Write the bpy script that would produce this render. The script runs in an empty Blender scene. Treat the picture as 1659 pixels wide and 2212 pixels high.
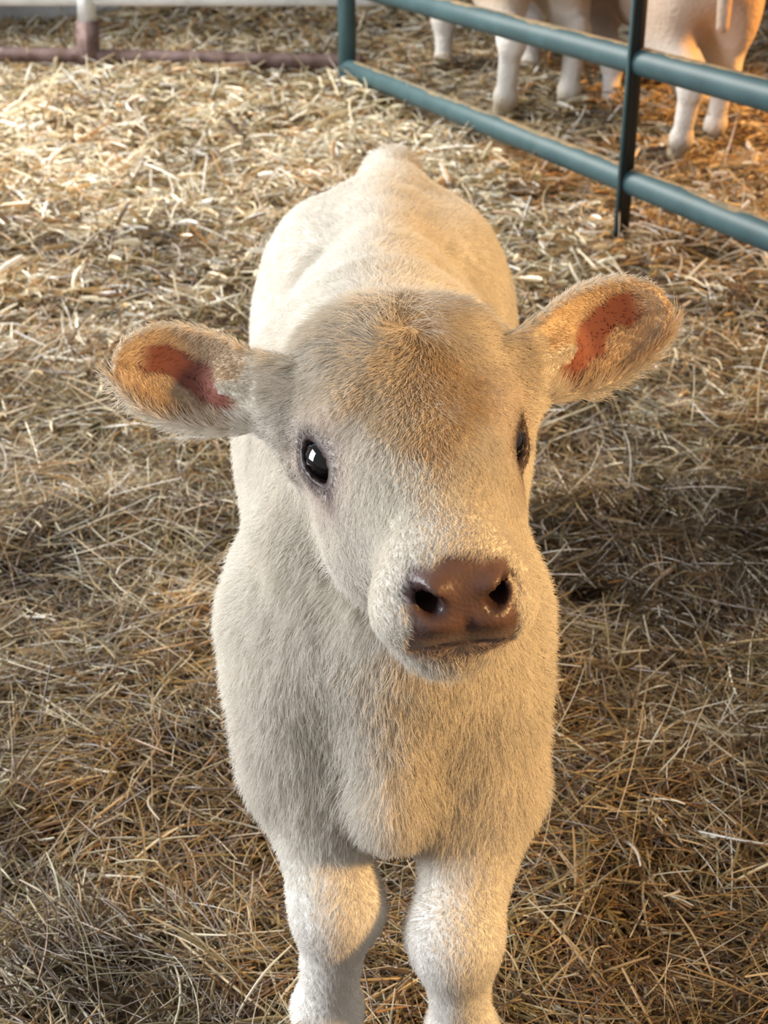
import bpy, math
import numpy as np
from mathutils import Matrix, Vector

# ------------------------------------------------------------------ camera, world, lights
scene = bpy.context.scene
FPX, TH, CAM_H = 3000.0, math.radians(26.5), 1.05
cam_data = bpy.data.cameras.new('camera')
cam = bpy.data.objects.new('camera', cam_data)
scene.collection.objects.link(cam)
cam.location = (0, 0, CAM_H)
cam.rotation_euler = (math.radians(90) - TH, 0, 0)
cam_data.sensor_fit = 'VERTICAL'
cam_data.sensor_height = 36.0
cam_data.lens = FPX / 2212.0 * 36.0
cam_data.clip_start = 0.02
cam_data.dof.use_dof = True
cam_data.dof.focus_distance = 1.06
cam_data.dof.aperture_fstop = 12.0
scene.camera = cam

scene.view_settings.view_transform = 'Standard'
scene.view_settings.look = 'None'
scene.view_settings.gamma = 1.0
scene.view_settings.use_curve_mapping = False
scene.view_settings.exposure = 0.25
scene.cycles.use_denoising = True
scene.cycles.max_bounces = 6
scene.cycles.transparent_max_bounces = 4

world = bpy.data.worlds.new('barn_air')
scene.world = world
world.use_nodes = True
bg = world.node_tree.nodes['Background']
bg.inputs['Color'].default_value = (0.90, 0.88, 0.86, 1)
bg.inputs['Strength'].default_value = 0.23


def area(name, loc, target, size, power, col, size_y=None):
    L = bpy.data.lights.new(name, 'AREA')
    L.energy = power
    L.color = col
    L.size = size
    if size_y:
        L.shape = 'RECTANGLE'
        L.size_y = size_y
    o = bpy.data.objects.new(name, L)
    scene.collection.objects.link(o)
    o.location = loc
    d = Vector(target) - Vector(loc)
    o.rotation_euler = d.to_track_quat('-Z', 'Y').to_euler()
    return o


# daylight through the barn doors on the left, a window far left, warm lamps on the right
area('door_daylight', (-2.9, 0.75, 1.15), (0.0, 1.15, 0.40), 1.3, 125, (0.88, 0.94, 1.0), 1.5)
fw = area('far_window_daylight', (-2.4, 4.5, 2.6), (-0.7, 3.4, 0.2), 1.6, 88, (1.0, 0.97, 0.90), 1.2)
fw.data.spread = math.radians(88)


def spot(name, loc, target, power, col, angle, blend, radius):
    L = bpy.data.lights.new(name, 'SPOT')
    L.energy = power
    L.color = col
    L.spot_size = math.radians(angle)
    L.spot_blend = blend
    L.shadow_soft_size = radius
    o = bpy.data.objects.new(name, L)
    scene.collection.objects.link(o)
    o.location = loc
    o.rotation_euler = (Vector(target) - Vector(loc)).to_track_quat('-Z', 'Y').to_euler()
    return o


spot('warm_lamp', (1.74, 0.33, 1.26), (0.04, 1.10, 0.52), 195, (1.0, 0.60, 0.22), 42, 0.6, 0.09)
spot('heat_lamp', (2.1, 3.7, 1.35), (0.9, 3.6, 0.2), 190, (1.0, 0.45, 0.09), 95, 0.6, 0.10)

# ------------------------------------------------------------------ helpers
rng = np.random.default_rng(7)
CF = np.array([0, math.cos(TH), -math.sin(TH)])
CU = np.array([0, math.sin(TH), math.cos(TH)])
CR = np.array([1.0, 0, 0])
CC = np.array([0, 0, CAM_H])


def ray(px, py):
    return CF + (px - 829.5) / FPX * CR + (1106 - py) / FPX * CU


def at_y(px, py, Y):
    d = ray(px, py)
    return CC + d * (Y / d[1])


def at_z(px, py, z):
    d = ray(px, py)
    return CC + d * ((z - CAM_H) / d[2])


def vnoise(P, scale, seed=0):
    """smooth value noise in [-1,1] at points P (n,3)"""
    Q = P / scale + seed * 17.31
    i = np.floor(Q).astype(np.int64)
    f = Q - i
    f = f * f * (3 - 2 * f)
    out = np.zeros(len(P))
    for dx in (0, 1):
        wx = f[:, 0] if dx else 1 - f[:, 0]
        for dy in (0, 1):
            wy = f[:, 1] if dy else 1 - f[:, 1]
            for dz in (0, 1):
                wz = f[:, 2] if dz else 1 - f[:, 2]
                h = ((i[:, 0] + dx) * 73856093) ^ ((i[:, 1] + dy) * 19349663) ^ ((i[:, 2] + dz) * 83492791) ^ (seed * 2654435761)
                h = (h ^ (h >> 13)) * 1274126177 & 0x7FFFFFFF
                h = (h ^ (h >> 15)) & 0xFFFF
                out += wx * wy * wz * (h / 32767.5 - 1)
    return out


def vnoise2(x, y, scale, seed=0):
    return vnoise(np.stack([x, y, np.full_like(x, 0.37 * scale)], -1), scale, seed)


def sstep(a, b, x):
    t = np.clip((x - a) / (b - a), 0, 1)
    return t * t * (3 - 2 * t)


def floor_base(x, y):
    x = np.asarray(x, float)
    y = np.asarray(y, float)
    z = np.interp(y, [-2, 1.3, 1.8, 3.07, 4.6, 5.0, 8], [-.03, -.03, 0.015, 0.175, 0.262, 0.265, 0.27])
    return z


def floor_z(x, y):
    x = np.atleast_1d(np.asarray(x, float))
    y = np.atleast_1d(np.asarray(y, float))
    z = floor_base(x, y)
    z = z + 0.024 * vnoise2(x, y, 0.33, 1) + 0.022 * vnoise2(x, y, 0.13, 2) + 0.010 * vnoise2(x, y, 0.05, 3)
    # straw heaped against the back wall behind the pipe fence
    heap = -0.01 + 0.20 * sstep(-1.25, -0.75, x) + 0.05 * vnoise2(x, y, 0.3, 5)
    z = z + heap * sstep(5.35, 6.1, y)
    return z


def new_mat(name):
    m = bpy.data.materials.new(name)
    m.use_nodes = True
    nt = m.node_tree
    return m, nt, nt.nodes['Principled BSDF']


def simple_mat(name, col, rough=0.5, metal=0.0, noise=None, spec=0.5, bump=0.0):
    m, nt, b = new_mat(name)
    b.inputs['Base Color'].default_value = (*col, 1)
    b.inputs['Roughness'].default_value = rough
    b.inputs['Metallic'].default_value = metal
    b.inputs['Specular IOR Level'].default_value = spec
    if noise:
        col2, scale, lo, hi = noise
        tc = nt.nodes.new('ShaderNodeTexCoord')
        n = nt.nodes.new('ShaderNodeTexNoise')
        n.inputs['Scale'].default_value = scale
        n.inputs['Detail'].default_value = 6
        r = nt.nodes.new('ShaderNodeValToRGB')
        r.color_ramp.elements[0].position = lo
        r.color_ramp.elements[0].color = (*col, 1)
        r.color_ramp.elements[1].position = hi
        r.color_ramp.elements[1].color = (*col2, 1)
        nt.links.new(tc.outputs['Object'], n.inputs['Vector'])
        nt.links.new(n.outputs['Fac'], r.inputs['Fac'])
        nt.links.new(r.outputs['Color'], b.inputs['Base Color'])
        if bump:
            bp = nt.nodes.new('ShaderNodeBump')
            bp.inputs['Strength'].default_value = bump
            bp.inputs['Distance'].default_value = 0.004
            nt.links.new(n.outputs['Fac'], bp.inputs['Height'])
            nt.links.new(bp.outputs['Normal'], b.inputs['Normal'])
    return m


def mesh_obj(name, V, Fs, mat, parent=None, smooth=True):
    me = bpy.data.meshes.new(name)
    V = np.asarray(V, dtype=np.float32)
    if isinstance(Fs, np.ndarray):
        k = Fs.shape[1]
        me.vertices.add(len(V))
        me.vertices.foreach_set('co', V.ravel())
        me.loops.add(Fs.size)
        me.loops.foreach_set('vertex_index', Fs.astype(np.int32).ravel())
        me.polygons.add(len(Fs))
        me.polygons.foreach_set('loop_start', np.arange(0, Fs.size, k, dtype=np.int32))
        me.update(calc_edges=True)
        me.validate()
    else:
        me.from_pydata([tuple(map(float, v)) for v in V], [], Fs)
    if smooth:
        me.polygons.foreach_set('use_smooth', np.ones(len(me.polygons), bool))
    if mat:
        me.materials.append(mat)
    o = bpy.data.objects.new(name, me)
    scene.collection.objects.link(o)
    if parent:
        o.parent = parent
    return o


def tag(o, label, cat, group=None, kind=None):
    if label:
        o['label'] = label
    if cat:
        o['category'] = cat
    if group:
        o['group'] = group
    if kind:
        o['kind'] = kind
    return o


def empty(name, loc):
    o = bpy.data.objects.new(name, None)
    scene.collection.objects.link(o)
    o.location = loc
    return o


def tube_geo(a, b, r, n=24, bevel=0.12, r2=None):
    """capped round tube from a to b with slightly rounded ends"""
    a = np.array(a, float)
    b = np.array(b, float)
    r2 = r2 or r
    d = b - a
    L = np.linalg.norm(d)
    d /= L
    s = np.cross(d, [0, 0, 1.0]) if abs(d[2]) < 0.9 else np.cross(d, [1.0, 0, 0])
    s /= np.linalg.norm(s)
    t = np.cross(d, s)
    e = bevel * r
    rings = [(0, r - e), (e, r), (L * 0.33, r + (r2 - r) * .33), (L * 0.66, r + (r2 - r) * .66), (L - e, r2), (L, r2 - e)]
    V, Fs = [], []
    for h, rr in rings:
        for k in range(n):
            an = 2 * math.pi * k / n
            V.append(a + d * h + rr * (math.cos(an) * s + math.sin(an) * t))
    for i in range(len(rings) - 1):
        for k in range(n):
            k2 = (k + 1) % n
            Fs.append((i * n + k, i * n + k2, (i + 1) * n + k2, (i + 1) * n + k))
    Fs.append(tuple(range(n - 1, -1, -1)))
    Fs.append(tuple(range((len(rings) - 1) * n, len(rings) * n)))
    return V, Fs


def bar_geo(a, b, wx, wy, side, bev=0.003):
    """rectangular bar a->b; width wx along 'side', wy across; bevelled corners"""
    a = np.array(a, float)
    b = np.array(b, float)
    d = (b - a) / np.linalg.norm(b - a)
    s = np.array(side, float)
    s = s - d * (s @ d)
    s /= np.linalg.norm(s)
    t = np.cross(d, s)
    hx, hy = wx / 2, wy / 2
    c = min(bev, hx * .6, hy * .6)
    prof = [(hx - c, -hy), (hx, -hy + c), (hx, hy - c), (hx - c, hy), (-hx + c, hy), (-hx, hy - c), (-hx, -hy + c), (-hx + c, -hy)]
    V = [p + s * x + t * y for p in (a, b) for x, y in prof]
    n = len(prof)
    Fs = [(k, (k + 1) % n, n + (k + 1) % n, n + k) for k in range(n)]
    Fs += [tuple(range(n - 1, -1, -1)), tuple(range(n, 2 * n))]
    return V, Fs


def merge(parts):
    V, Fs = [], []
    for v, f in parts:
        o = len(V)
        V += list(v)
        Fs += [tuple(i + o for i in q) for q in f]
    return V, Fs


def curves_obj(name, pts, radii, colors, mat, parent=None):
    """pts (n,k,3) radii (n,k) colors (n,3): one hair-curves object"""
    n, k = pts.shape[:2]
    cu = bpy.data.hair_curves.new(name)
    cu.add_curves([k] * n)
    cu.attributes['position'].data.foreach_set('vector', pts.astype(np.float32).ravel())
    ra = cu.attributes.get('radius') or cu.attributes.new('radius', 'FLOAT', 'POINT')
    ra.data.foreach_set('value', radii.astype(np.float32).ravel())
    ca = cu.attributes.new('tint', 'FLOAT_COLOR', 'CURVE')
    ca.data.foreach_set('color', np.concatenate([colors, np.ones((n, 1))], 1).astype(np.float32).ravel())
    cu.materials.append(mat)
    o = bpy.data.objects.new(name, cu)
    scene.collection.objects.link(o)
    if parent:
        o.parent = parent
    return o


def strand_mat(name, transl=0.25, gloss=0.06, rough=0.4):
    m = bpy.data.materials.new(name)
    m.use_nodes = True
    nt = m.node_tree
    nt.nodes.clear()
    out = nt.nodes.new('ShaderNodeOutputMaterial')
    at = nt.nodes.new('ShaderNodeAttribute')
    at.attribute_name = 'tint'
    df = nt.nodes.new('ShaderNodeBsdfDiffuse')
    tr = nt.nodes.new('ShaderNodeBsdfTranslucent')
    gl = nt.nodes.new('ShaderNodeBsdfGlossy')
    gl.inputs['Roughness'].default_value = rough
    m1 = nt.nodes.new('ShaderNodeMixShader')
    m1.inputs[0].default_value = transl
    m2 = nt.nodes.new('ShaderNodeMixShader')
    m2.inputs[0].default_value = gloss
    nt.links.new(at.outputs['Color'], df.inputs['Color'])
    nt.links.new(at.outputs['Color'], tr.inputs['Color'])
    nt.links.new(df.outputs[0], m1.inputs[1])
    nt.links.new(tr.outputs[0], m1.inputs[2])
    nt.links.new(m1.outputs[0], m2.inputs[1])
    nt.links.new(gl.outputs[0], m2.inputs[2])
    nt.links.new(m2.outputs[0], out.inputs['Surface'])
    return m


# ------------------------------------------------------------------ floor
gx = np.arange(-3.2, 3.2001, 0.025)
gy = np.arange(-0.6, 7.0001, 0.025)
XX, YY = np.meshgrid(gx, gy)
ZZ = floor_z(XX.ravel(), YY.ravel())
nx, ny = len(gx), len(gy)
idx = np.arange(nx * ny).reshape(ny, nx)
quads = np.stack([idx[:-1, :-1], idx[:-1, 1:], idx[1:, 1:], idx[1:, :-1]], -1).reshape(-1, 4)
m_floor = simple_mat('trampled_bedding', (0.030, 0.019, 0.011), 0.95, noise=((0.15, 0.095, 0.045), 26, 0.38, 0.72), spec=0.1, bump=0.6)
fl = mesh_obj('floor', np.stack([XX.ravel(), YY.ravel(), ZZ], -1), quads, m_floor)
fl['kind'] = 'structure'

# back wall of pale boards
m_wall = simple_mat('weathered_pale_boards', (0.50, 0.50, 0.50), 0.8, noise=((0.33, 0.32, 0.31), 9, 0.4, 0.7), bump=0.2)
parts = []
for k in range(9):
    z0 = 0.2 + k * 0.2
    parts.append(bar_geo((-3.2, 6.08 + 0.004 * (k % 2), z0 + 0.1), (3.2, 6.08 + 0.004 * (k % 2), z0 + 0.1), 0.05, 0.196, (0, 1, 0), 0.004))
V, Fs = merge(parts)
w = mesh_obj('wall_back', V, Fs, m_wall, smooth=False)
w['kind'] = 'structure'

# ------------------------------------------------------------------ gate
m_gate = simple_mat('teal_gate_paint', (0.026, 0.062, 0.072), 0.55, noise=((0.040, 0.088, 0.098), 14, 0.35, 0.7), bump=0.05)
m_dust = simple_mat('dusty_gate_top', (0.30, 0.22, 0.13), 0.95, noise=((0.16, 0.15, 0.11), 40, 0.4, 0.6), spec=0.1)
m_black = simple_mat('brace_side_shade', (0.012, 0.014, 0.015), 0.5)  # brace side away from the daylight: its shade painted in as near-black
GZ_LOW, GZ_UP = 0.34, 0.592
ge = np.array([-0.117, 4.60, 0.0])
gb = np.array([0.533, 3.07, 0.0])
gd = (gb - ge) / np.linalg.norm(gb - ge)
g_end = gb + gd * 1.5
gn = np.array([gd[1], -gd[0], 0])           # towards the camera side (left)
if gn @ (CC - gb) < 0:
    gn = -gn
gate = empty('tube_gate', (float(gb[0]), float(gb[1]), 0.2))
tag(gate, 'teal painted tubular metal gate crossing the straw behind the calf', 'gate')
go = np.array(gate.location)


def gate_part(name, geo, mat, label=None):
    V, Fs = geo
    o = mesh_obj(name, [np.array(v) - go for v in V], Fs, mat, gate)
    if label:
        o['label'] = label
    return o


for z in (GZ_LOW, GZ_UP, 0.86, 1.14):
    a = ge + [0, 0, z]
    b = g_end + [0, 0, z]
    bar = gate_part('bar', tube_geo(a, b, 0.0285, 28), m_gate)
    # grey brown dust and chaff lying along the top of the bar: uneven thin crust
    n = 150
    V, Fs = [], []
    L = np.linalg.norm(b - a)
    ts = np.linspace(0.02, 0.98, n)
    wn = vnoise2(ts * L, np.full(n, z * 5), 0.09, 11) + 0.5 * vnoise2(ts * L, np.full(n, z * 5), 0.03, 12)
    for t, wv in zip(ts, wn):
        half = max(0.08, 0.55 + 0.32 * wv)
        c = a + gd * L * t
        for ang in np.linspace(-half, half, 5):
            rr = 0.0285 + 0.0022 * (1 - (ang / half) ** 2) * (0.5 + 0.5 * abs(wv)) + 0.0002
            ang2 = ang - 0.25
            V.append(c + rr * (math.sin(ang2) * gn + math.cos(ang2) * np.array([0, 0, 1.0])) - go)
    for i in range(n - 1):
        for k in range(4):
            Fs.append((i * 5 + k, i * 5 + k + 1, i * 5 + 5 + k + 1, i * 5 + 5 + k))
    mesh_obj('dust_crust', V, Fs, m_dust, bar)
gate_part('end_tube', tube_geo(ge + [0, 0, 0.26], ge + [0, 0, 1.2], 0.0285, 28), m_gate)
# upright brace: flat strap standing proud of the bars, shade painted on the side turned from the daylight
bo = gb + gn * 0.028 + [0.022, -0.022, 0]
gate_part('brace', bar_geo(bo + [0, 0, 0.15], bo + [0.004, 0, 1.2], 0.030, 0.008, gn, 0.002), m_black, 'flat upright brace with painted-in shade')
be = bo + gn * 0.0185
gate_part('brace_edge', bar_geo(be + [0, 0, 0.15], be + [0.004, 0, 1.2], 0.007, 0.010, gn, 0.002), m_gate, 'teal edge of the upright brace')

# ------------------------------------------------------------------ rusty pipe fence
m_rust = simple_mat('rusty_pipe', (0.22, 0.150, 0.145), 0.75, noise=((0.10, 0.055, 0.042), 18, 0.4, 0.65), bump=0.15)
m_wht = simple_mat('white_pipe', (0.72, 0.74, 0.76), 0.5, noise=((0.55, 0.56, 0.57), 12, 0.4, 0.7))
FY = 4.85
p0 = at_y(0, 116, FY + 0.08)
p1 = at_y(735, 134, FY - 0.05)
zf = float((p0[2] + p1[2]) / 2)
dirf = p1 - p0
fence = empty('pipe_fence', tuple(at_y(190, 130, FY)))
tag(fence, 'low pipe fence with rusty bottom rail before the straw heap', 'fence')
fo = np.array(fence.location)


def fence_part(name, geo, mat, label=None):
    V, Fs = geo
    o = mesh_obj(name, [np.array(v) - fo for v in V], Fs, mat, fence)
    if label:
        o['label'] = label
    return o


fa = p0 - dirf * 0.9
fb = p1 + dirf * 0.06
fence_part('bottom_rail', tube_geo(fa, fb, 0.024, 24), m_rust, 'rusty brown bottom rail')
t0 = at_y(0, -4, FY + 0.08)
t1 = at_y(735, -3, FY - 0.05)
td = t1 - t0
fence_part('top_rail', tube_geo(t0 - td * 0.9, t1 + td * 0.28, 0.024, 24), m_wht, 'white painted top rail')
pb = at_y(190, 118, FY + 0.03)
pm = at_y(188, 46, FY + 0.03)
pt = at_y(186, -60, FY + 0.03)
fence_part('post', bar_geo(pb - [0, 0, .05], pm, 0.058, 0.058, (0.75, -0.66, 0), 0.004), m_rust, 'rusty brown post foot')
fence_part('post_sleeve', bar_geo(pm, pt, 0.048, 0.048, (0.75, -0.66, 0), 0.004), m_wht, 'white painted upper post')


# ------------------------------------------------------------------ implicit surfaces
def sd_ell(P, c, r):
    q = (P - np.array(c, np.float32)) / np.array(r, np.float32)
    k0 = np.sqrt((q * q).sum(-1)) + 1e-9
    q2 = q / np.array(r, np.float32)
    k1 = np.sqrt((q2 * q2).sum(-1)) + 1e-9
    return k0 * (k0 - 1) / k1


def sd_cone(P, a, b, ra, rb):
    a = np.array(a, np.float32)
    b = np.array(b, np.float32)
    ba = b - a
    t = np.clip(((P - a) @ ba) / (ba @ ba), 0, 1)
    d = P - a - t[:, None] * ba
    return np.sqrt((d * d).sum(-1)) - (ra + (rb - ra) * t)


def smin(a, b, k):
    h = np.maximum(k - np.abs(a - b), 0) / k
    return np.minimum(a, b) - h * h * k * 0.25


def smax(a, b, k):
    return -smin(-a, -b, k)


class Pose:
    pass


def head_frame(R, t):
    return np.array(R, np.float32), np.array(t, np.float32)


def ear_frame(pose, s):
    """world base point, axes p (towards the tip), q (across), w (the hollow's facing)"""
    return pose.ears[0 if s < 0 else 1]


EAR_L, EAR_W = 0.132, 0.040


def ear_coords(P, fr):
    b, p, q, w, L, W = fr
    D = P - b
    return D @ p, D @ q, D @ w, L, W


def ear_half(pp, L, W):
    t = np.clip(pp / L, 0.0, 1.0)
    prof = np.interp(t, [0, .12, .28, .45, .62, .78, .90, .97, 1.0], [.66, .78, .93, 1.0, .99, .86, .62, .36, .02])
    return W * prof


def ear_mid(pp, qq, L, W):
    t = np.clip(pp / L, 0, 1)
    cup = np.interp(t, [0, .25, .6, 1], [15.0, 11.0, 6.0, 2.5])
    return cup * qq * qq - 0.012 * np.sin(t * 3.14) + 0.010 * t * t


def sd_ear(P, fr):
    pp, qq, ww, L, W = ear_coords(P, fr)
    hw = ear_half(pp, L, W)
    e1 = (np.abs(qq) - hw) * 0.75
    e2 = np.maximum(-0.02 - pp, pp - L)
    shell = np.abs(ww - ear_mid(pp, qq, L, W)) / np.sqrt(1 + (2 * 9 * qq) ** 2) - 0.0038
    d = smax(shell, np.maximum(e1, e2), 0.006)
    return d


EYE_C = np.array([.0655, .1055, -.0715])
EYE_D = np.array([.52, .68, .46])
EYE_D /= np.linalg.norm(EYE_D)
EYE_U = np.array([-.55, .75, -.45])
EYE_U -= EYE_D * (EYE_U @ EYE_D)
EYE_U /= np.linalg.norm(EYE_U)
EYE_V = np.cross(EYE_D, EYE_U)
EYE_R = .0222


def sd_nostril(S):
    """comma-shaped nostril running back into the nose"""
    c1 = sd_cone(S, (.0155, .295, -.0655), (.027, .285, -.0600), .0060, .0080)
    c2 = sd_cone(S, (.027, .285, -.0600), (.042, .270, -.0500), .0080, .0066)
    c3 = sd_cone(S, (.022, .288, -.0630), (.027, .256, -.0680), .0080, .0065)
    return np.minimum(np.minimum(c1, c2), c3)


def sd_head(P, pose):
    R, t = pose.head
    Q = (P - t) @ R          # local l, a, n
    S = Q.copy()
    S[:, 0] = np.abs(S[:, 0])
    d = sd_ell(S, (0, .062, -.070), (.088, .074, .068))
    d = smin(d, sd_ell(S, (0, .118, -.068), (.068, .082, .056)), .03)
    d = smin(d, sd_ell(S, (0, .035, -.032), (.070, .042, .040)), .03)       # poll crest
    d = smin(d, sd_ell(S, (.056, .098, -.047), (.024, .036, .024)), .02)    # brow
    d = smin(d, sd_ell(S, (.040, .130, -.112), (.038, .075, .052)), .03)    # cheek
    d = smin(d, sd_cone(S, (0, .15, -.072), (0, .238, -.078), .054, .043), .03)
    d = smin(d, sd_ell(S, (0, .247, -.084), (.052, .040, .041)), .02)
    d = smin(d, sd_ell(S, (.028, .258, -.091), (.030, .030, .028)), .015)
    d = smin(d, sd_cone(S, (0, .12, -.135), (0, .236, -.130), .040, .025), .02)
    d = smin(d, sd_ell(S, (0, .244, -.127), (.038, .032, .026)), .012)
    # eyelids and almond opening
    d = smin(d, sd_ell(S, EYE_C, (.0238, .0255, .0235)), .014)
    D = S - (EYE_C + EYE_D * .0215).astype(np.float32)
    E = np.stack([D @ EYE_D.astype(np.float32), D @ EYE_U.astype(np.float32), D @ EYE_V.astype(np.float32)], -1)
    d = smax(d, -sd_ell(E, (0, 0, 0), (.016, .0205, .0112)), .002)
    # nostrils (comma) with raised rims
    d = smin(d, sd_ell(S, (.021, .277, -.056), (.009, .008, .007)), .012)
    d = smin(d, sd_ell(S, (.018, .285, -.078), (.013, .008, .006)), .008)
    d = smax(d, -sd_nostril(S), .003)
    # mouth line
    m1 = sd_cone(S, (0, .293, -.100), (.026, .284, -.104), .0040, .0040)
    m2 = sd_cone(S, (.026, .284, -.104), (.060, .250, -.115), .0040, .0034)
    d = smax(d, -np.minimum(m1, m2), .004)
    # philtrum
    d = smax(d, -sd_cone(S, (0, .293, -.066), (0, .297, -.1), .0022, .0022), .006)
    for s in (-1, 1):
        fr = ear_frame(pose, s)
        root = np.array([s * .072, .050, -.062], np.float32) @ R.T + t
        neckb = fr[0] + fr[1] * 0.028 - fr[3] * 0.006
        d = smin(d, sd_cone(P, root, neckb, .030, .020), .02)
        lobe = [np.array([s * v[0], v[1], v[2]], np.float32) @ R.T + t for v in ((.092, .050, -.060), (.086, .082, -.092))]
        d = smin(d, sd_cone(P, lobe[0], lobe[1], .022, .012), .015)
        d = smin(d, sd_ear(P, fr), .012)
    return d


def sd_leg_front(P, L):
    """L: dict of joint points top, elbow, knee, fet, toe"""
    d = sd_cone(P, L['top'], L['elbow'], .060, .050)
    d = smin(d, sd_cone(P, L['elbow'], L['knee'], .047, .032), .02)
    d = smin(d, sd_ell(P, L['knee'], (.0365, .037, .046)), .02)
    d = smin(d, sd_cone(P, L['knee'], L['fet'], .030, .0235), .02)
    d = smin(d, sd_ell(P, L['fet'], (.030, .031, .030)), .015)
    d = smin(d, sd_cone(P, L['fet'], L['toe'], .027, .027), .012)
    return d


def sd_leg_hind(P, L):
    d = sd_ell(P, L['thigh'], (.078, .15, .185))
    d = smin(d, sd_cone(P, L['stifle'], L['hock'], .066, .034), .05)
    hp = np.array(L['hock'])
    d = smin(d, sd_ell(P, hp, (.033, .040, .045)), .02)
    d = smin(d, sd_cone(P, hp + [0, .034, .030], hp + [0, .012, -.02], .016, .022), .02)
    d = smin(d, sd_cone(P, hp, L['fet'], .030, .0245), .02)
    d = smin(d, sd_ell(P, L['fet'], (.030, .031, .030)), .015)
    d = smin(d, sd_cone(P, L['fet'], L['toe'], .027, .027), .012)
    return d


def in_box(P, lo, hi):
    return ((P > np.array(lo)) & (P < np.array(hi))).all(-1)


def sd_calf(P, pose):
    P = P.astype(np.float32)
    S = P.copy()
    S[:, 0] = np.abs(S[:, 0])
    d = sd_ell(P, (0, 1.34, .460), (.136, .33, .200))
    d = smin(d, sd_ell(P, (0, 1.11, .460), (.108, .16, .20)), .06)
    d = smin(d, sd_ell(S, (.070, 1.03, .42), (.048, .080, .125)), .045)      # shoulders
    d = smin(d, sd_cone(P, (.012, .965, .47), (.004, .942, .320), .043, .022), .06)    # breast
    d = smin(d, sd_ell(P, (.006, .938, .300), (.025, .028, .034)), .035)    # brisket tuft
    d = smin(d, sd_ell(P, (0, 1.64, .50), (.137, .20, .160)), .07)          # rump
    d = smin(d, sd_ell(S, (.068, 1.56, .598), (.042, .06, .035)), .05)      # hook bones
    d = smin(d, sd_cone(P, (0, 1.12, .640), (0, 1.60, .640), .026, .024), .05)      # spine
    d = smin(d, sd_cone(P, (.012, 1.70, .630), (.010, 1.80, .634), .034, .030), .05)    # tail head
    d = smin(d, sd_cone(P, (.010, 1.81, .636), (.012, 1.865, .58), .030, .025), .03)
    d = smin(d, sd_cone(P, (.012, 1.865, .58), (.010, 1.875, .37), .024, .016), .02)
    R, t = pose.head
    nh = np.array([0, .055, -.080], np.float32) @ R.T + t
    th = np.array([0, .080, -.125], np.float32) @ R.T + t
    d = smin(d, sd_cone(P, (0, 1.20, .55), nh, .132, .080), .05)
    d = smin(d, sd_cone(P, (0, 1.04, .46), th, .095, .040), .04)
    for L in pose.front:
        m = in_box(P, np.minimum.reduce(list(L.values())) - .16, np.maximum.reduce(list(L.values())) + .16)
        if m.any():
            d[m] = smin(d[m], sd_leg_front(P[m], L), .045)
    for L in pose.hind:
        m = in_box(P, np.minimum.reduce(list(L.values())) - .30, np.maximum.reduce(list(L.values())) + .30)
        if m.any():
            d[m] = smin(d[m], sd_leg_hind(P[m], L), .05)
    hc = np.array([0, .15, -.07], np.float32) @ R.T + t
    m = (np.abs(P - hc) < .36).all(-1)
    if m.any():
        d[m] = smin(d[m], sd_head(P[m], pose), .014)
    return d


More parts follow.
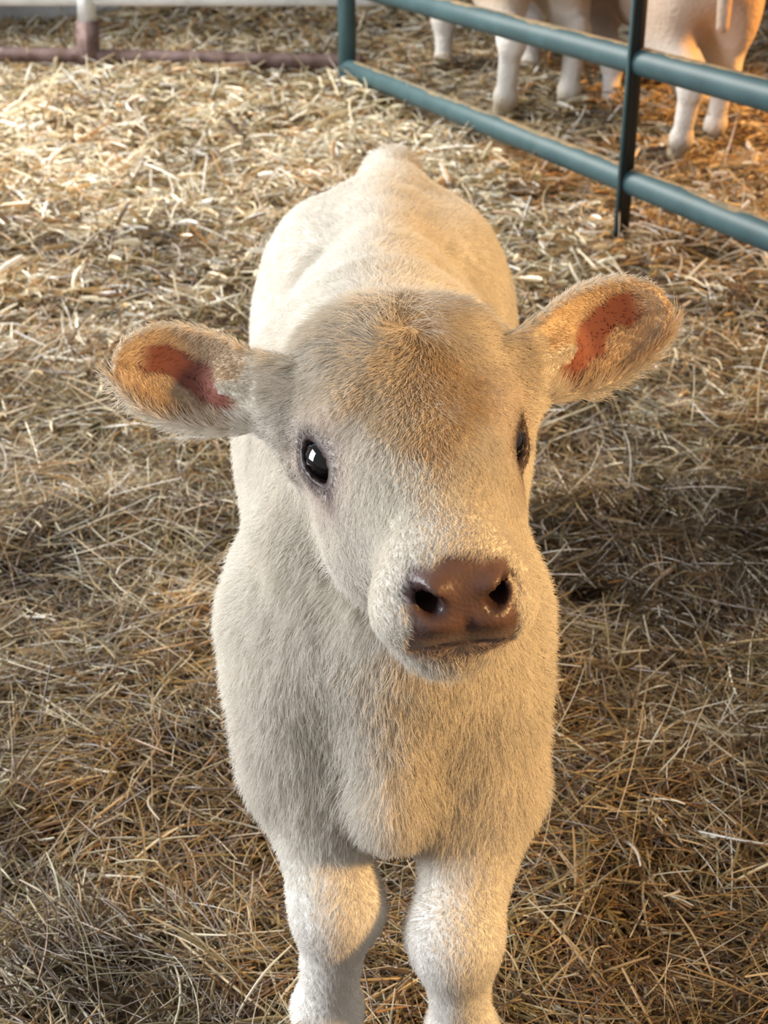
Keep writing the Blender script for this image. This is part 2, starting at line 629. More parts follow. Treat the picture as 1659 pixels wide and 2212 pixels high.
def surface_nets(sdf, lo, hi, h, B=8):
    lo = np.array(lo, float)
    nb = np.ceil((np.array(hi) - lo) / (h * B)).astype(int)
    N = nb * B
    bc = np.stack(np.meshgrid(*[np.arange(n) for n in nb], indexing='ij'), -1).reshape(-1, 3)
    cen = lo + (bc * B + (B - 1) / 2) * h
    dc = sdf(cen)
    D = np.repeat(np.repeat(np.repeat(dc.reshape(nb), B, 0), B, 1), B, 2).astype(np.float32)
    sel = np.abs(dc) < (B * h * 0.87) * 1.7 + 0.006
    off = np.stack(np.meshgrid(np.arange(B), np.arange(B), np.arange(B), indexing='ij'), -1).reshape(-1, 3)
    sb = bc[sel]
    for i in range(0, len(sb), 800):
        ii = (sb[i:i + 800, None] * B + off[None]).reshape(-1, 3)
        D[ii[:, 0], ii[:, 1], ii[:, 2]] = sdf(lo + ii * h)
    ins = D < 0
    c = sum(ins[x:N[0] - 1 + x, y:N[1] - 1 + y, z:N[2] - 1 + z].astype(np.int8) for x in (0, 1) for y in (0, 1) for z in (0, 1))
    cells = np.argwhere((c > 0) & (c < 8))
    cid = -np.ones(N, np.int64)
    cid[cells[:, 0], cells[:, 1], cells[:, 2]] = np.arange(len(cells))
    acc = np.zeros((len(cells), 3))
    cnt = np.zeros(len(cells))
    cor = [(x, y, z) for x in (0, 1) for y in (0, 1) for z in (0, 1)]
    for i, a in enumerate(cor):
        for b in cor[i + 1:]:
            if sum(abs(p - q) for p, q in zip(a, b)) != 1:
                continue
            A = cells + a
            Bq = cells + b
            da = D[A[:, 0], A[:, 1], A[:, 2]]
            db = D[Bq[:, 0], Bq[:, 1], Bq[:, 2]]
            m = (da < 0) != (db < 0)
            t = (da[m] / (da[m] - db[m]))[:, None]
            acc[m] += A[m] + (Bq[m] - A[m]) * t
            cnt[m] += 1
    V = lo + acc / cnt[:, None] * h
    Fs = []
    for ax in range(3):
        o1, o2 = [(1, 2), (2, 0), (0, 1)][ax]
        e = np.zeros(3, int)
        e[ax] = 1
        s0 = ins[:N[0] - e[0], :N[1] - e[1], :N[2] - e[2]]
        s1 = ins[e[0]:, e[1]:, e[2]:]
        g = np.argwhere(s0 != s1)
        g = g[(g[:, o1] > 0) & (g[:, o2] > 0)]
        fl_ = s0[g[:, 0], g[:, 1], g[:, 2]]
        u = np.zeros(3, int)
        u[o1] = 1
        v = np.zeros(3, int)
        v[o2] = 1
        q = [cid[tuple((g - k).T)] for k in (u + v, v, 0 * u, u)]
        q = np.stack(q, -1)
        q[~fl_] = q[~fl_][:, ::-1]
        Fs.append(q[(q >= 0).all(-1)])
    Fs = np.concatenate(Fs)
    return V, Fs


def sdf_grad(sdf, V, e=0.0012):
    G = np.stack([sdf(V + np.eye(3)[i] * e) - sdf(V - np.eye(3)[i] * e) for i in range(3)], -1) / (2 * e)
    return G


def build_body(pose, lo, hi, h):
    f = lambda P: sd_calf(np.asarray(P), pose)
    V, Fs = surface_nets(f, lo, hi, h)
    for _ in range(2):
        G = sdf_grad(f, V)
        g2 = np.maximum((G * G).sum(-1), 0.25)
        st = np.clip(f(V) / g2, -0.5 * h, 0.5 * h)
        V = V - st[:, None] * G
    G = sdf_grad(f, V)
    Nn = G / np.maximum(np.linalg.norm(G, axis=-1, keepdims=True), 1e-6)
    return V, Fs, Nn


# ------------------------------------------------------------------ the calf's pose
A3 = lambda *v: np.array(v, float)
HR = np.array([[0.9852, 0.1701, 0.0174], [0.1696, -0.9542, -0.2389], [0.0241, -0.2383, 0.9689]])
HT = np.array([0.0071, 1.0689, 0.7065])


def hl(l, a, n):
    return HR @ np.array([l, a, n]) + HT


def unit(v):
    return v / np.linalg.norm(v)


main = Pose()
main.head = (HR.astype(np.float32), HT.astype(np.float32))


def make_ear(base, tip, face, W):
    p = unit(tip - base)
    w = unit(face - p * (face @ p))
    q = np.cross(w, p)
    return (base.astype(np.float32), p.astype(np.float32), q.astype(np.float32), w.astype(np.float32), float(np.linalg.norm(tip - base)), W)


eb = at_y(575, 850, 1.030)
et = at_y(250, 780, 1.045)
earL = make_ear(eb, et, unit(CC - eb) + A3(-.10, 0, -.10), 0.0405)
eb = at_y(1140, 790, 1.058)
et = at_y(1438, 657, 1.085)
earR = make_ear(eb, et, unit(CC - eb) + A3(.18, 0, -.20), 0.0430)
main.ears = [earL, earR]
main.front = [
    dict(top=A3(-.076, 1.05, .42), elbow=A3(-.070, 1.00, .300), knee=A3(-.042, .935, .200), fet=A3(-.052, .935, .075), toe=A3(-.052, .915, .03)),
    dict(top=A3(.080, 1.05, .42), elbow=A3(.086, .985, .290), knee=A3(.0615, .905, .190), fet=A3(.070, .915, .070), toe=A3(.070, .892, .03))]
main.hind = [
    dict(thigh=A3(s * .080, 1.65, .44), stifle=A3(s * .095, 1.53, .36), hock=A3(s * .085, 1.77 + o, .255), fet=A3(s * .085, 1.74 + o, .095), toe=A3(s * .085, 1.715 + o, .05))
    for s, o in ((-1, 0.0), (1, -.05))]

V, Fs, Nn = build_body(main, (-.42, .72, -.01), (.42, 1.95, .86), 0.0036)
print('calf body', len(V), len(Fs))


# --- coat colours
def head_local(P):
    return (P - HT) @ HR


COAT = A3(.84, .785, .70)
TAN = A3(.74, .60, .42)
WHITE = A3(.86, .83, .79)
PINK = A3(.62, .40, .34)
NOSE = A3(.135, .076, .062)
LIP = A3(.33, .17, .135)


def mixc(C, col, w):
    return C * (1 - w[:, None]) + col * w[:, None]


def calf_colour(P, N):
    """albedo of the coat and skin, bare-skin weight, ear-hollow weight"""
    C = np.tile(COAT, (len(P), 1))
    C *= (1 + 0.06 * vnoise(P, 0.05, 21) + 0.04 * vnoise(P, 0.015, 22))[:, None]
    C = mixc(C, WHITE, 0.8 * sstep(.32, .18, P[:, 2]))
    Q = head_local(P)
    l, a, n = Q.T
    al = np.abs(l)
    dh = sstep(1.2, 1.05, P[:, 1]) * sstep(.50, .56, P[:, 2])
    # tan poll; forehead blaze with warm lamp light partly painted in
    C = mixc(C, TAN, dh * 0.36 * sstep(-.060, -.025, n) * sstep(.16, .08, a) * sstep(-.05, 0.0, a) * (0.7 + 0.3 * vnoise(P, .02, 23)))
    half = np.interp(a, [.0, .05, .10, .14, .19, .24], [-.03, .000, .050, .042, .006, -.03]) + .008 * vnoise(P, .015, 27)
    C = mixc(C, A3(.68, .53, .34), dh * 0.7 * sstep(-.010, .012, half - al) * sstep(.03, .06, a) * sstep(-.085, -.07, n))
    Se = np.stack([al, a, n], -1)
    De = Se - (EYE_C + EYE_D * .0195)
    eu, ev, ed = De @ EYE_U, De @ EYE_V, De @ EYE_D
    near = np.exp(-(((Se - EYE_C - EYE_D * .018) ** 2).sum(-1)) / .040 ** 2)
    C = mixc(C, PINK * A3(1.1, 1.2, 1.2), dh * 0.40 * near)
    # tear stain in front of the eye
    C = mixc(C, A3(.40, .29, .26), dh * 0.7 * np.exp(-(((eu - .030) / .013) ** 2 + ((ev + .004) / .008) ** 2 + (ed / .03) ** 2)))
    lidw = np.exp(-(((eu / .033) ** 2 + (ev / .027) ** 2) ** 2 + (ed / .03) ** 4))
    C = mixc(C, A3(.34, .25, .21), dh * .6 * lidw)
    eye = np.exp(-(((eu / .0275) ** 2 + (ev / .0195) ** 2) ** 3 + (ed / .02) ** 4))
    C = mixc(C, A3(.065, .042, .038), np.clip(dh * 1.3 * eye, 0, 1))
    # nose pad
    wob = .004 * vnoise(P, .012, 24)
    pad = sstep(.262, .272, a + wob + 0.10 * (n + .08)) * sstep(-.105, -.099, n) * sstep(.043, .037, al + wob)
    pad = np.maximum(pad, sstep(.256, .266, a + wob) * sstep(.040, .032, al) * sstep(-.05, -.06, n - .012))
    pad = pad * sstep(-.107, -.101, n)
    C = mixc(C, NOSE * (1 + .15 * vnoise(P, .006, 25))[:, None], dh * pad)
    lip = sstep(.262, .272, a) * sstep(-.124, -.114, n) * sstep(-.098, -.104, n) * sstep(.046, .032, al)
    C = mixc(C, LIP, dh * lip)
    crease = np.exp(-((n + .1005 + .24 * np.maximum(al - .006, 0)) / .0042) ** 2) * sstep(.200, .220, a)
    C = mixc(C, A3(.12, .06, .05), dh * crease * .9)
    nos = np.zeros(len(P))
    Sx = np.stack([al, a, n], -1)
    nd = sd_nostril(Sx.astype(np.float32))
    nos = sstep(.004, -.001, nd)
    C = mixc(C, A3(.045, .022, .020), dh * nos)
    bare = np.clip(dh * np.maximum.reduce([pad, lip, 0.9 * eye, np.minimum(1.5 * crease, 1), nos]), 0, 1)
    # ears: pink hollow
    hollow = np.zeros(len(P))
    on_ear = np.zeros(len(P))
    for fr in (earL, earR):
        pp, qq, ww, L, W = ear_coords(P, fr)
        hw = ear_half(pp, L, W)
        on = (pp > 0.018) & (pp < L + .01) & (np.abs(qq) < hw + .01) & (np.abs(ww - ear_mid(pp, qq, L, W)) < .02)
        face = (N @ fr[3] > 0.15) & (ww > ear_mid(pp, qq, L, W) - .002)
        t = pp / L
        qn = qq / np.maximum(hw, 1e-3)
        sgn = -1.0 if fr is earL else 1.0
        # a bent pink patch running along the ear, broken by tufts
        ctr = sgn * np.interp(t, [0, .25, .45, .65, .9], [-.35, -.38, -.05, .22, .25])
        wid = np.interp(t, [0, .15, .35, .6, .8, .92], [.30, .42, .46, .36, .42, .0])
        w = sstep(1.15, .75, np.abs(qn - ctr) / np.maximum(wid, 1e-3) + .35 * vnoise(P, .010, 26)) * sstep(.06, .26, t) * sstep(.90, .76, t)
        hollow = np.where(on & face, np.maximum(hollow, w), hollow)
        on_ear = np.maximum(on_ear, on * 1.0)
        C = mixc(C, A3(.70, .53, .35), (on & face) * .85 * sstep(1.0, .85, np.abs(qn)))
    C = mixc(C, A3(.25, .085, .058), hollow)
    return np.clip(C, .01, .95), bare, hollow, on_ear


Cv, bare, hollow, on_ear = calf_colour(V, Nn)
m_hide, nt, b = new_mat('calf_hide')
b.inputs['Roughness'].default_value = 0.6
vc = nt.nodes.new('ShaderNodeAttribute')
vc.attribute_name = 'coat_colour'
nt.links.new(vc.outputs['Color'], b.inputs['Base Color'])
wet = nt.nodes.new('ShaderNodeAttribute')
wet.attribute_name = 'moist'
mr = nt.nodes.new('ShaderNodeMapRange')
mr.inputs['To Min'].default_value = 0.75
mr.inputs['To Max'].default_value = 0.38
nt.links.new(wet.outputs['Fac'], mr.inputs['Value'])
nt.links.new(mr.outputs['Result'], b.inputs['Roughness'])
b.inputs['Specular IOR Level'].default_value = 0.4

nz = nt.nodes.new('ShaderNodeTexVoronoi')
nz.inputs['Scale'].default_value = 320
tcn = nt.nodes.new('ShaderNodeTexCoord')
nt.links.new(tcn.outputs['Object'], nz.inputs['Vector'])
bp = nt.nodes.new('ShaderNodeBump')
bp.inputs['Distance'].default_value = 0.0003
nt.links.new(nz.outputs['Distance'], bp.inputs['Height'])
nt.links.new(wet.outputs['Fac'], bp.inputs['Strength'])
nt.links.new(bp.outputs['Normal'], b.inputs['Normal'])

calf = mesh_obj('calf', V, Fs, m_hide)
tag(calf, 'cream white fluffy calf standing in front, facing the camera on the straw', 'calf')
me = calf.data
ca = me.color_attributes.new('coat_colour', 'FLOAT_COLOR', 'POINT')
ca.data.foreach_set('color', np.concatenate([Cv, np.ones((len(V), 1))], 1).astype(np.float32).ravel())
ma = me.attributes.new('moist', 'FLOAT', 'POINT')
ma.data.foreach_set('value', bare.astype(np.float32))

# --- eyes
m_eye, nt, b = new_mat('dark_wet_eye')
b.inputs['Base Color'].default_value = (0.004, 0.004, 0.006, 1)
b.inputs['Roughness'].default_value = 0.04
b.inputs['Coat Weight'].default_value = 1.0
b.inputs['Coat Roughness'].default_value = 0.02


def uv_sphere(c, r, n=28, m=18):
    Vs, Fq = [], []
    for i in range(m + 1):
        th = math.pi * i / m
        for j in range(n):
            ph = 2 * math.pi * j / n
            Vs.append(np.array(c) + np.array([math.sin(th) * math.cos(ph), math.sin(th) * math.sin(ph), math.cos(th)]) * r)
    for i in range(m):
        for j in range(n):
            a_, b_, c_, d_ = i * n + j, i * n + (j + 1) % n, (i + 1) * n + (j + 1) % n, (i + 1) * n + j
            Fq.append((a_, d_, c_, b_))
    return Vs, Fq


for s in (-1, 1):
    Vs, Fq = uv_sphere(hl(s * EYE_C[0], EYE_C[1], EYE_C[2]), A3(1, 1, 1) * EYE_R)
    e = mesh_obj('eye', Vs, Fq, m_eye, calf)
    e['label'] = 'glossy black eye'

# --- hooves
m_hoof = simple_mat('horn_hoof', (0.16, 0.12, 0.085), 0.55, noise=((0.07, 0.05, 0.035), 30, .4, .6))


def hoof_geo(toe, scale=1.0, fwd=-1):
    parts = []
    for s in (-1, 1):
        prof = [(-.030, .0), (-.030, .020), (-.018, .045), (.020, .045), (.030, .020), (.030, .0)]
        n = 10
        Vs, Fq = [], []
        for z, k in ((-.048, 1.08), (-.040, 1.10), (-.02, .98), (.004, .84), (.008, .6)):
            for j in range(n):
                an = 2 * math.pi * j / n
                x = s * .0150 + .0140 * k * math.cos(an)
                y = fwd * (.010 - z * .25) + .028 * k * math.sin(an) * (1.25 if math.sin(an) * fwd > 0 else .9)
                Vs.append(toe + np.array([x, y, z]) * scale)
        for i in range(4):
            for j in range(n):
                Fq.append((i * n + j, i * n + (j + 1) % n, (i + 1) * n + (j + 1) % n, (i + 1) * n + j))
        Fq.append(tuple(range(n - 1, -1, -1)))
        Fq.append(tuple(range(4 * n, 5 * n)))
        parts.append((Vs, Fq))
    return merge(parts)


for L in main.front + main.hind:
    Vs, Fq = hoof_geo(L['toe'] + A3(0, 0, .018))
    mesh_obj('hoof', Vs, Fq, m_hoof, calf)

# --- fur
N_HAIR = 460000
tri = np.concatenate([Fs[:, [0, 1, 2]], Fs[:, [0, 2, 3]]])
ta = 0.5 * np.linalg.norm(np.cross(V[tri[:, 1]] - V[tri[:, 0]], V[tri[:, 2]] - V[tri[:, 0]]), axis=-1)
tc_ = V[tri].mean(1)
tn_ = Nn[tri].mean(1)
view = tc_ - CC
view /= np.linalg.norm(view, axis=-1, keepdims=True)
facing = -(view * tn_).sum(-1)
wgt = ta * np.where(facing > -.35, 1.0, .12)
hq = head_local(tc_)
is_head = (tc_[:, 1] < 1.12) & (tc_[:, 2] > .52) & (np.abs(hq[:, 0]) < .3)
wgt *= np.where(is_head, 2.6, 1.0)
wgt *= np.where(tc_[:, 1] > 1.5, .6, 1.0)
pick = rng.choice(len(tri), N_HAIR, p=wgt / wgt.sum())
u1, u2 = rng.random((2, N_HAIR))
su = np.sqrt(u1)
bw = np.stack([1 - su, su * (1 - u2), su * u2], -1)
root = (V[tri[pick]] * bw[..., None]).sum(1)
nor = (Nn[tri[pick]] * bw[..., None]).sum(1)
nor /= np.linalg.norm(nor, axis=-1, keepdims=True)
col, hb, hh, he = calf_colour(root, nor)
Q = head_local(root)
l, a, n = Q.T
dh = (sstep(1.16, 1.06, root[:, 1]) * sstep(.50, .56, root[:, 2]))
# length map
length = np.full(N_HAIR, .0125)
length += .007 * sstep(1.15, .98, root[:, 1]) * sstep(.24, .34, root[:, 2])            # shaggy breast
length = length * (1 - .45 * sstep(.30, .20, root[:, 2]))                               # legs
face_len = .0105 + .018 * sstep(.10, .02, a) * sstep(-.05, -.015, n) - .005 * sstep(.17, .25, a) - .003 * np.exp(-(((np.abs(l) - .075) / .025) ** 2 + ((a - .118) / .03) ** 2))
length = length * (1 - dh) + face_len * dh
cw = np.exp(-((n + .1005 + .24 * np.maximum(np.abs(l) - .006, 0)) / .010) ** 2) * sstep(.200, .220, a) * dh
length *= 1 - .7 * cw
# flow
flow = np.tile(A3(0, .55, -.75), (N_HAIR, 1))
front = sstep(-.2, -.7, nor[:, 1])[:, None]
flow = flow * (1 - front) + A3(0, .0, -1.0) * front
W0 = A3(.006, .060, 0)
hd = np.stack([l - W0[0], a - W0[1], 0 * n], -1)
hd /= np.linalg.norm(hd, axis=-1, keepdims=True) + 1e-6
hd += A3(0, .0, -.25)
swirl = np.exp(-((l - W0[0]) ** 2 + (a - W0[1]) ** 2) / .03 ** 2)[:, None]
hd = hd * (1 - .5 * swirl) + swirl * (1.1 * np.stack([-(a - W0[1]) / .03, (l - W0[0]) / .03, 0 * l], -1) + A3(.3, .9, 0) * .5)
poll = sstep(.06, .0, a)[:, None]
hd = hd * (1 - poll) + np.stack([1.6 * l / .08, .9 + 0 * a, -.1 + 0 * a], -1) * poll
flow = flow * (1 - dh[:, None]) + (hd @ HR.T) * dh[:, None]
rim = np.zeros(N_HAIR)
for fr in (earL, earR):
    pp, qq, ww, L, W = ear_coords(root, fr)
    on = (pp > .0) & (pp < L + .01) & (np.abs(qq) < ear_half(pp, L, W) + .012) & (np.abs(ww) < .05)
    sg = np.sign(qq)
    edge = np.abs(qq) / np.maximum(ear_half(pp, L, W), 1e-3)
    inside = on & (nor @ fr[3] > .1)
    fdir = fr[1] * .9 + np.where(inside, -.75 * sg, .55 * sg)[:, None] * fr[2]
    flow[on] = fdir[on]
    length[on] = .0060 + .003 * sstep(.75, 1.0, edge[on])
    length[inside & (edge < .9)] = .0055
    low = on & (qq * (fr[2] @ A3(0, 0, 1)) < 0) & (edge > .8)
    length[low] = .020
    rim = np.where(on & ~inside, 1, rim)
    keep_h = np.where(inside, 1 - .93 * hh, 1.0)
    hh = np.where(inside, 1 - keep_h, hh)
De = np.stack([np.abs(l), a, n], -1) - (EYE_C + EYE_D * .0195)
eu, ev = De @ EYE_U, De @ EYE_V
wE = (dh * np.exp(-((eu / .030) ** 2 + (ev / .024) ** 2)) * (np.abs(De @ EYE_D) < .03))[:, None]
away = eu[:, None] * EYE_U + ev[:, None] * EYE_V
away /= np.linalg.norm(away, axis=-1, keepdims=True) + 1e-6
away[:, 0] *= np.sign(l)
flow = flow * (1 - wE) + (away @ HR.T) * wE
length *= 1 - .65 * wE[:, 0]
flow += .35 * np.stack([vnoise(root, .014, 31), vnoise(root, .014, 32), vnoise(root, .014, 33)], -1)
flow += .30 * np.stack([vnoise(root, .045, 34), vnoise(root, .045, 35), vnoise(root, .045, 36)], -1)
flow += .16 * rng.normal(size=(N_HAIR, 3))
tang = flow - nor * (flow * nor).sum(-1, keepdims=True)
tang /= np.linalg.norm(tang, axis=-1, keepdims=True) + 1e-6
lift = .38 + .16 * vnoise(root, .02, 37) + .10 * rng.normal(size=N_HAIR)
lift = np.where(dh > .5, lift * .75, lift)
lift = np.where((he > .5) & (rim < .5), .12, lift)
lift = np.clip(lift, .08, .9)[:, None]
length *= rng.uniform(.65, 1.2, N_HAIR)
keep = (rng.random(N_HAIR) > np.maximum(np.clip(hb * 1.2, 0, 1), hh)) & (length > .002)
De = np.stack([np.abs(l), a, n], -1) - (EYE_C + EYE_D * .0195)
ee = ((De @ EYE_U) / .0205) ** 2 + ((De @ EYE_V) / .0125) ** 2
keep &= ~((dh > .3) & (ee < 1.0) & (np.abs(De @ EYE_D) < .02))
root, nor, tang, lift, length, col = [q[keep] for q in (root, nor, tang, lift, length, col)]
nH = len(root)
K = 4
ts = np.linspace(0, 1, K)
curl = .25 * rng.normal(size=(nH, 3))
pts = np.zeros((nH, K, 3))
d0 = nor * (lift + .35) + tang * (1 - .5 * lift)
d0 /= np.linalg.norm(d0, axis=-1, keepdims=True)
d1 = nor * (lift * .35 - .12) + tang + curl
d1 /= np.linalg.norm(d1, axis=-1, keepdims=True)
pos = root - nor * .0008
for i, t in enumerate(ts):
    pts[:, i] = pos
    d = d0 * (1 - t) + d1 * t
    d /= np.linalg.norm(d, axis=-1, keepdims=True)
    pos = pos + d * (length / (K - 1))[:, None]
rad = np.tile(np.array([.00019, .00018, .00014, .00004]), (nH, 1)) * rng.uniform(.8, 1.2, (nH, 1))
hc_ = np.clip(col * rng.uniform(.86, 1.10, (nH, 1)), 0, .92)
m_fur = strand_mat('calf_fur', .30, .05, .45)
fur = curves_obj('fur_coat', pts, rad, hc_, m_fur, calf)
print('hairs', nH)

# ------------------------------------------------------------------ the two calves behind the gate
HR0 = np.stack([A3(1, 0, 0), A3(0, -.90, -.43), A3(0, -.43, .90)], 1)


def back_pose(front_xy, hind_xy):
    p = Pose()
    HT0 = A3(0, 1.06, .78)
    p.head = (HR0.astype(np.float32), HT0.astype(np.float32))
    p.ears = []
    for s in (-1, 1):
        base_ = HR0 @ A3(s * .09, .045, -.05) + HT0
        p.ears.append(make_ear(base_, base_ + A3(s * .12, .02, .02), A3(0, -1, -.1), .04))
    p.front = []
    for x, y in front_xy:
        p.front.append(dict(top=A3(np.sign(x) * .082, 1.04, .44), elbow=A3(x * .95, 1.0, .30), knee=A3(x, y - .005, .20), fet=A3(x, y, .075), toe=A3(x, y - .02, .03)))
    p.hind = []
    for x, y in hind_xy:
        s = np.sign(x)
        p.hind.append(dict(thigh=A3(s * .080, 1.65, .43), stifle=A3(s * .095, 1.55 + (y - 1.74) * .4, .36), hock=A3(x * .97, y + .04, .235), fet=A3(x, y, .085), toe=A3(x, y - .025, .04)))
    return p


m_back, nt, b = new_mat('cream_coat')
b.inputs['Roughness'].default_value = 0.85
b.inputs['Specular IOR Level'].default_value = 0.15
vc = nt.nodes.new('ShaderNodeAttribute')
vc.attribute_name = 'coat_colour'
nt.links.new(vc.outputs['Color'], b.inputs['Base Color'])


tcb = nt.nodes.new('ShaderNodeTexCoord')
nzb = nt.nodes.new('ShaderNodeTexNoise')
nzb.inputs['Scale'].default_value = 90
nzb.inputs['Detail'].default_value = 5
bpb = nt.nodes.new('ShaderNodeBump')
bpb.inputs['Strength'].default_value = 0.8
bpb.inputs['Distance'].default_value = 0.006
nt.links.new(tcb.outputs['Object'], nzb.inputs['Vector'])
nt.links.new(nzb.outputs['Fac'], bpb.inputs['Height'])
nt.links.new(bpb.outputs['Normal'], b.inputs['Normal'])


def back_calf(pose, loc, heading, scale, label, base_col):
    V, Fs, N = build_body(pose, (-.32, .66, -.02), (.32, 1.96, .92), 0.008)
    o = mesh_obj('calf', V - A3(0, 1.35, 0), Fs, m_back)
    C = np.tile(base_col, (len(V), 1)) * (1 + .10 * vnoise(V, .06, 41) + .06 * vnoise(V, .02, 42))[:, None]
    C = mixc(C, WHITE * .85, .85 * sstep(.36, .24, V[:, 2]))
    C = mixc(C, A3(.50, .42, .30), .8 * sstep(.11, .05, V[:, 2]))
    ca = o.data.color_attributes.new('coat_colour', 'FLOAT_COLOR', 'POINT')
    ca.data.foreach_set('color', np.concatenate([np.clip(C, .02, .95), np.ones((len(V), 1))], 1).astype(np.float32).ravel())
    for L in pose.front + pose.hind:
        Vs, Fq = hoof_geo(L['toe'] + A3(0, 0, .012) - A3(0, 1.35, 0))
        mesh_obj('hoof', Vs, Fq, m_hoof, o)
    for s in (-1, 1):
        Vs, Fq = uv_sphere(HR0 @ (EYE_C * A3(s, 1, 1)) + pose.head[1] - A3(0, 1.35, 0), A3(1, 1, 1) * EYE_R)
        mesh_obj('eye', Vs, Fq, m_eye, o)
    o.scale = (scale,) * 3
    o.rotation_euler = (0, 0, heading)
    o.location = loc
    return tag(o, label, 'calf')


def on_floor(px, py):
    d = ray(px, py)
    z = 0.25
    for _ in range(12):
        p = CC + d * ((z - CAM_H) / d[2])
        z = float(floor_base(p[0], p[1])) + .04
    return p


# calf behind the gate, walking away: hind foot by pixel (1090,250), fore foot by (958,142)
ph, pf = on_floor(1090, 250), on_floor(958, 142)
print('calf2', ph, pf)
ph3, pf3, pg3 = on_floor(1468, 338), on_floor(1318, 225), on_floor(1543, 295)
print('calf3', ph3, pf3, pg3)


def place_back(foot_hind_left, foot_fore_left, foot_hind_right, heading, scale, label, colr):
    """feet (world) -> local pose; the calf faces away, so its local -Y is world heading"""
    rot = math.pi + heading
    c, s = math.cos(rot), math.sin(rot)
    mid = (foot_hind_left + foot_hind_right) / 2
    Rm = np.array([[c, -s], [s, c]])
    loc = mid[:2] - scale * Rm @ np.array([0, .39])        # hind feet at local y 1.74 - 1.35

    def loc_xy(p):
        q = Rm.T @ (p[:2] - loc) / scale
        return q[0], q[1] + 1.35
    hind = [loc_xy(foot_hind_left), loc_xy(foot_hind_right)]
    fx, fy = loc_xy(foot_fore_left)
    front = [(fx, fy), (-fx * .9, fy + .07)]
    print(label[:20], hind, front)
    z = float(floor_base(*mid[:2])) - .005
    return back_calf(back_pose(front, hind), (float(loc[0]), float(loc[1]), z), rot, scale, label, colr)


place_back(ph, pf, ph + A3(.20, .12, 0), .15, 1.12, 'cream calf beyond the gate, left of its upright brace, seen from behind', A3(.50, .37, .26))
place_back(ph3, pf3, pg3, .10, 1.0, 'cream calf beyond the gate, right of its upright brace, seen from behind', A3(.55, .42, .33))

# ------------------------------------------------------------------ straw
PALE, GOLD, OLIVE, GREY, BROWN, ORNG = A3(.74, .65, .46), A3(.47, .33, .16), A3(.26, .20, .085), A3(.82, .79, .72), A3(.12, .066, .030), A3(.46, .25, .09)


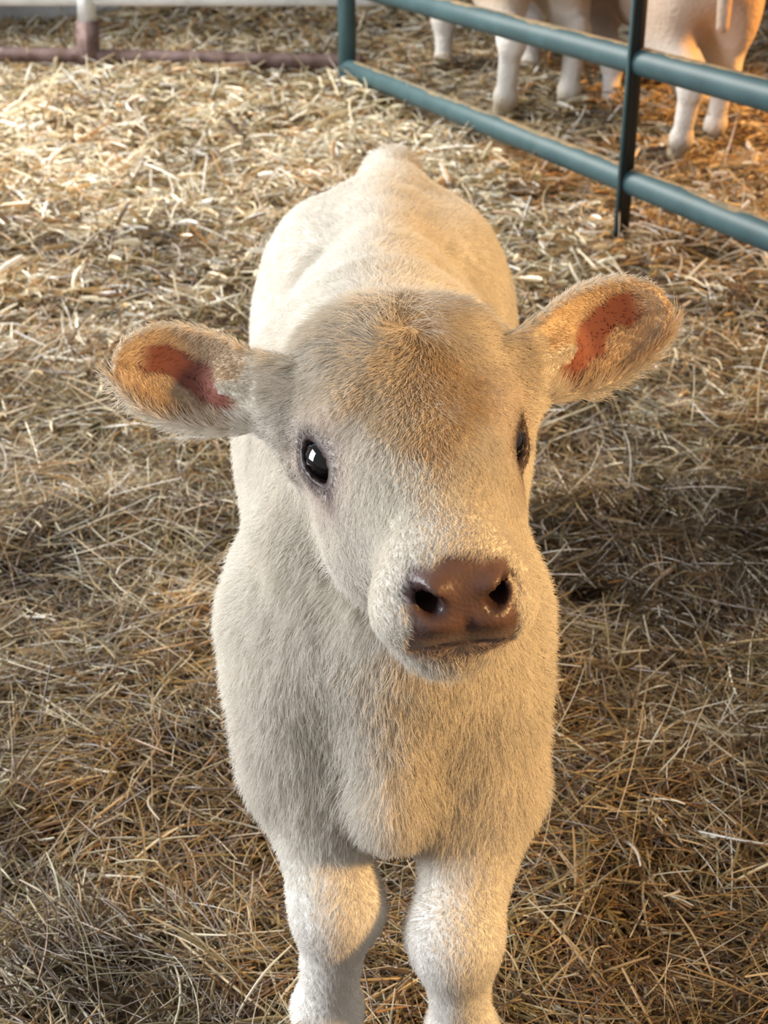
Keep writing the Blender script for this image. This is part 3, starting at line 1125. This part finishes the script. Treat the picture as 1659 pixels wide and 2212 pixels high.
def straw(n, y0, y1, rad_lo, rad_hi, len_lo, len_hi, lift_h, seed):
    r = np.random.default_rng(seed)
    y = r.uniform(y0, y1, n * 3)
    half = 0.55 + y * .36
    keep = r.random(n * 3) < half / half.max()
    y = y[keep][:n]
    m = len(y)
    x = r.uniform(-1, 1, m) * (0.55 + y * .36)
    # thin patches where dark bedding shows
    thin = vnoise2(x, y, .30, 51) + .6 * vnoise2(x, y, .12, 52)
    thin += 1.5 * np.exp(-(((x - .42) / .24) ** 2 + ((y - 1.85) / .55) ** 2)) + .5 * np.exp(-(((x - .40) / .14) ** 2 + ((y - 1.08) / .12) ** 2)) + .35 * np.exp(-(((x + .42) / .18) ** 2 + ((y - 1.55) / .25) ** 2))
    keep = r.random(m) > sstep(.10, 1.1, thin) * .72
    x, y, thin = x[keep], y[keep], thin[keep]
    m = len(x)
    z = floor_z(x, y)
    coh = vnoise2(x, y, .16, 53) * 3.1 + vnoise2(x, y, .07, 54) * 1.5
    az = np.where(r.random(m) < .55, coh + .45 * r.normal(size=m), r.uniform(0, 2 * np.pi, m))
    L = np.exp(r.uniform(np.log(len_lo), np.log(len_hi), m))
    pitch = np.clip(.20 * r.normal(size=m), -.5, .8)
    up = r.random(m) < .05
    pitch = np.where(up, r.uniform(.4, 1.1, m), pitch)
    d = np.stack([np.cos(az) * np.cos(pitch), np.sin(az) * np.cos(pitch), np.sin(pitch)], -1)
    side = np.stack([-np.sin(az), np.cos(az), 0 * az], -1)
    K = 5
    t = np.linspace(-.5, .5, K)
    bend = r.normal(size=m) * np.where(r.random(m) < .25, .16, .04) * L
    sag = np.abs(r.normal(size=m)) * .05 * L
    base = np.stack([x, y, z + lift_h * r.random(m) ** 1.5 + .3 * L * np.abs(np.sin(pitch))], -1)
    P = base[:, None] + d[:, None] * (t[None, :, None] * L[:, None, None])
    P = P + side[:, None] * ((t * t * 4 - .5)[None, :, None] * bend[:, None, None])
    P[:, :, 2] -= (t * t * 4)[None] * sag[:, None]
    gz = floor_z(P[:, :, 0].ravel(), P[:, :, 1].ravel()).reshape(m, K) + .002
    P[:, :, 2] = np.maximum(P[:, :, 2], gz)
    rad = np.exp(r.uniform(np.log(rad_lo), np.log(rad_hi), m))
    R_ = rad[:, None] * np.array([.75, 1, 1, 1, .6])[None]
    # colours
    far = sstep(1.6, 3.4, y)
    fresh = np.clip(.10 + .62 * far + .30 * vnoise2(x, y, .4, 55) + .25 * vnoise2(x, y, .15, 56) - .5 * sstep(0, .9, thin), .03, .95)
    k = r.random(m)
    C = np.zeros((m, 3))
    pal_f = np.array([PALE, GREY, GOLD, ORNG, OLIVE])
    pal_d = np.array([BROWN, OLIVE, GOLD, ORNG * .7, PALE * .8])
    cf = pal_f[r.choice(5, m, p=[.38, .17, .27, .10, .08])]
    cd = pal_d[r.choice(5, m, p=[.40, .32, .14, .07, .07])]
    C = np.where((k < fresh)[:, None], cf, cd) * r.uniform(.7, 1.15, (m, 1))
    C *= 1 - .55 * sstep(.35, 1.2, thin)[:, None]       # straw darker in the thin patches
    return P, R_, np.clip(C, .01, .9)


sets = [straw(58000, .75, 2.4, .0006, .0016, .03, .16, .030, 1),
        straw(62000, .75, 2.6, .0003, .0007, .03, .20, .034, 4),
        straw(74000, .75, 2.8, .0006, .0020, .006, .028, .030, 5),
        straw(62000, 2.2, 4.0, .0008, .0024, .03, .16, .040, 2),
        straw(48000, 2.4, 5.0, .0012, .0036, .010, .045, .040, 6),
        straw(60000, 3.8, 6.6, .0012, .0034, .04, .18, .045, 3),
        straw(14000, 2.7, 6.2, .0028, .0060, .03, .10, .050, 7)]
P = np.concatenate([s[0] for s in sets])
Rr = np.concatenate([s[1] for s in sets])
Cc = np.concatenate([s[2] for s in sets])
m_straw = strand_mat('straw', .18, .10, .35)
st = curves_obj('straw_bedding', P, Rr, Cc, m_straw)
tag(st, 'loose pale and brown straw spread deep over the barn floor', 'straw', kind='stuff')
print('straw', len(P))
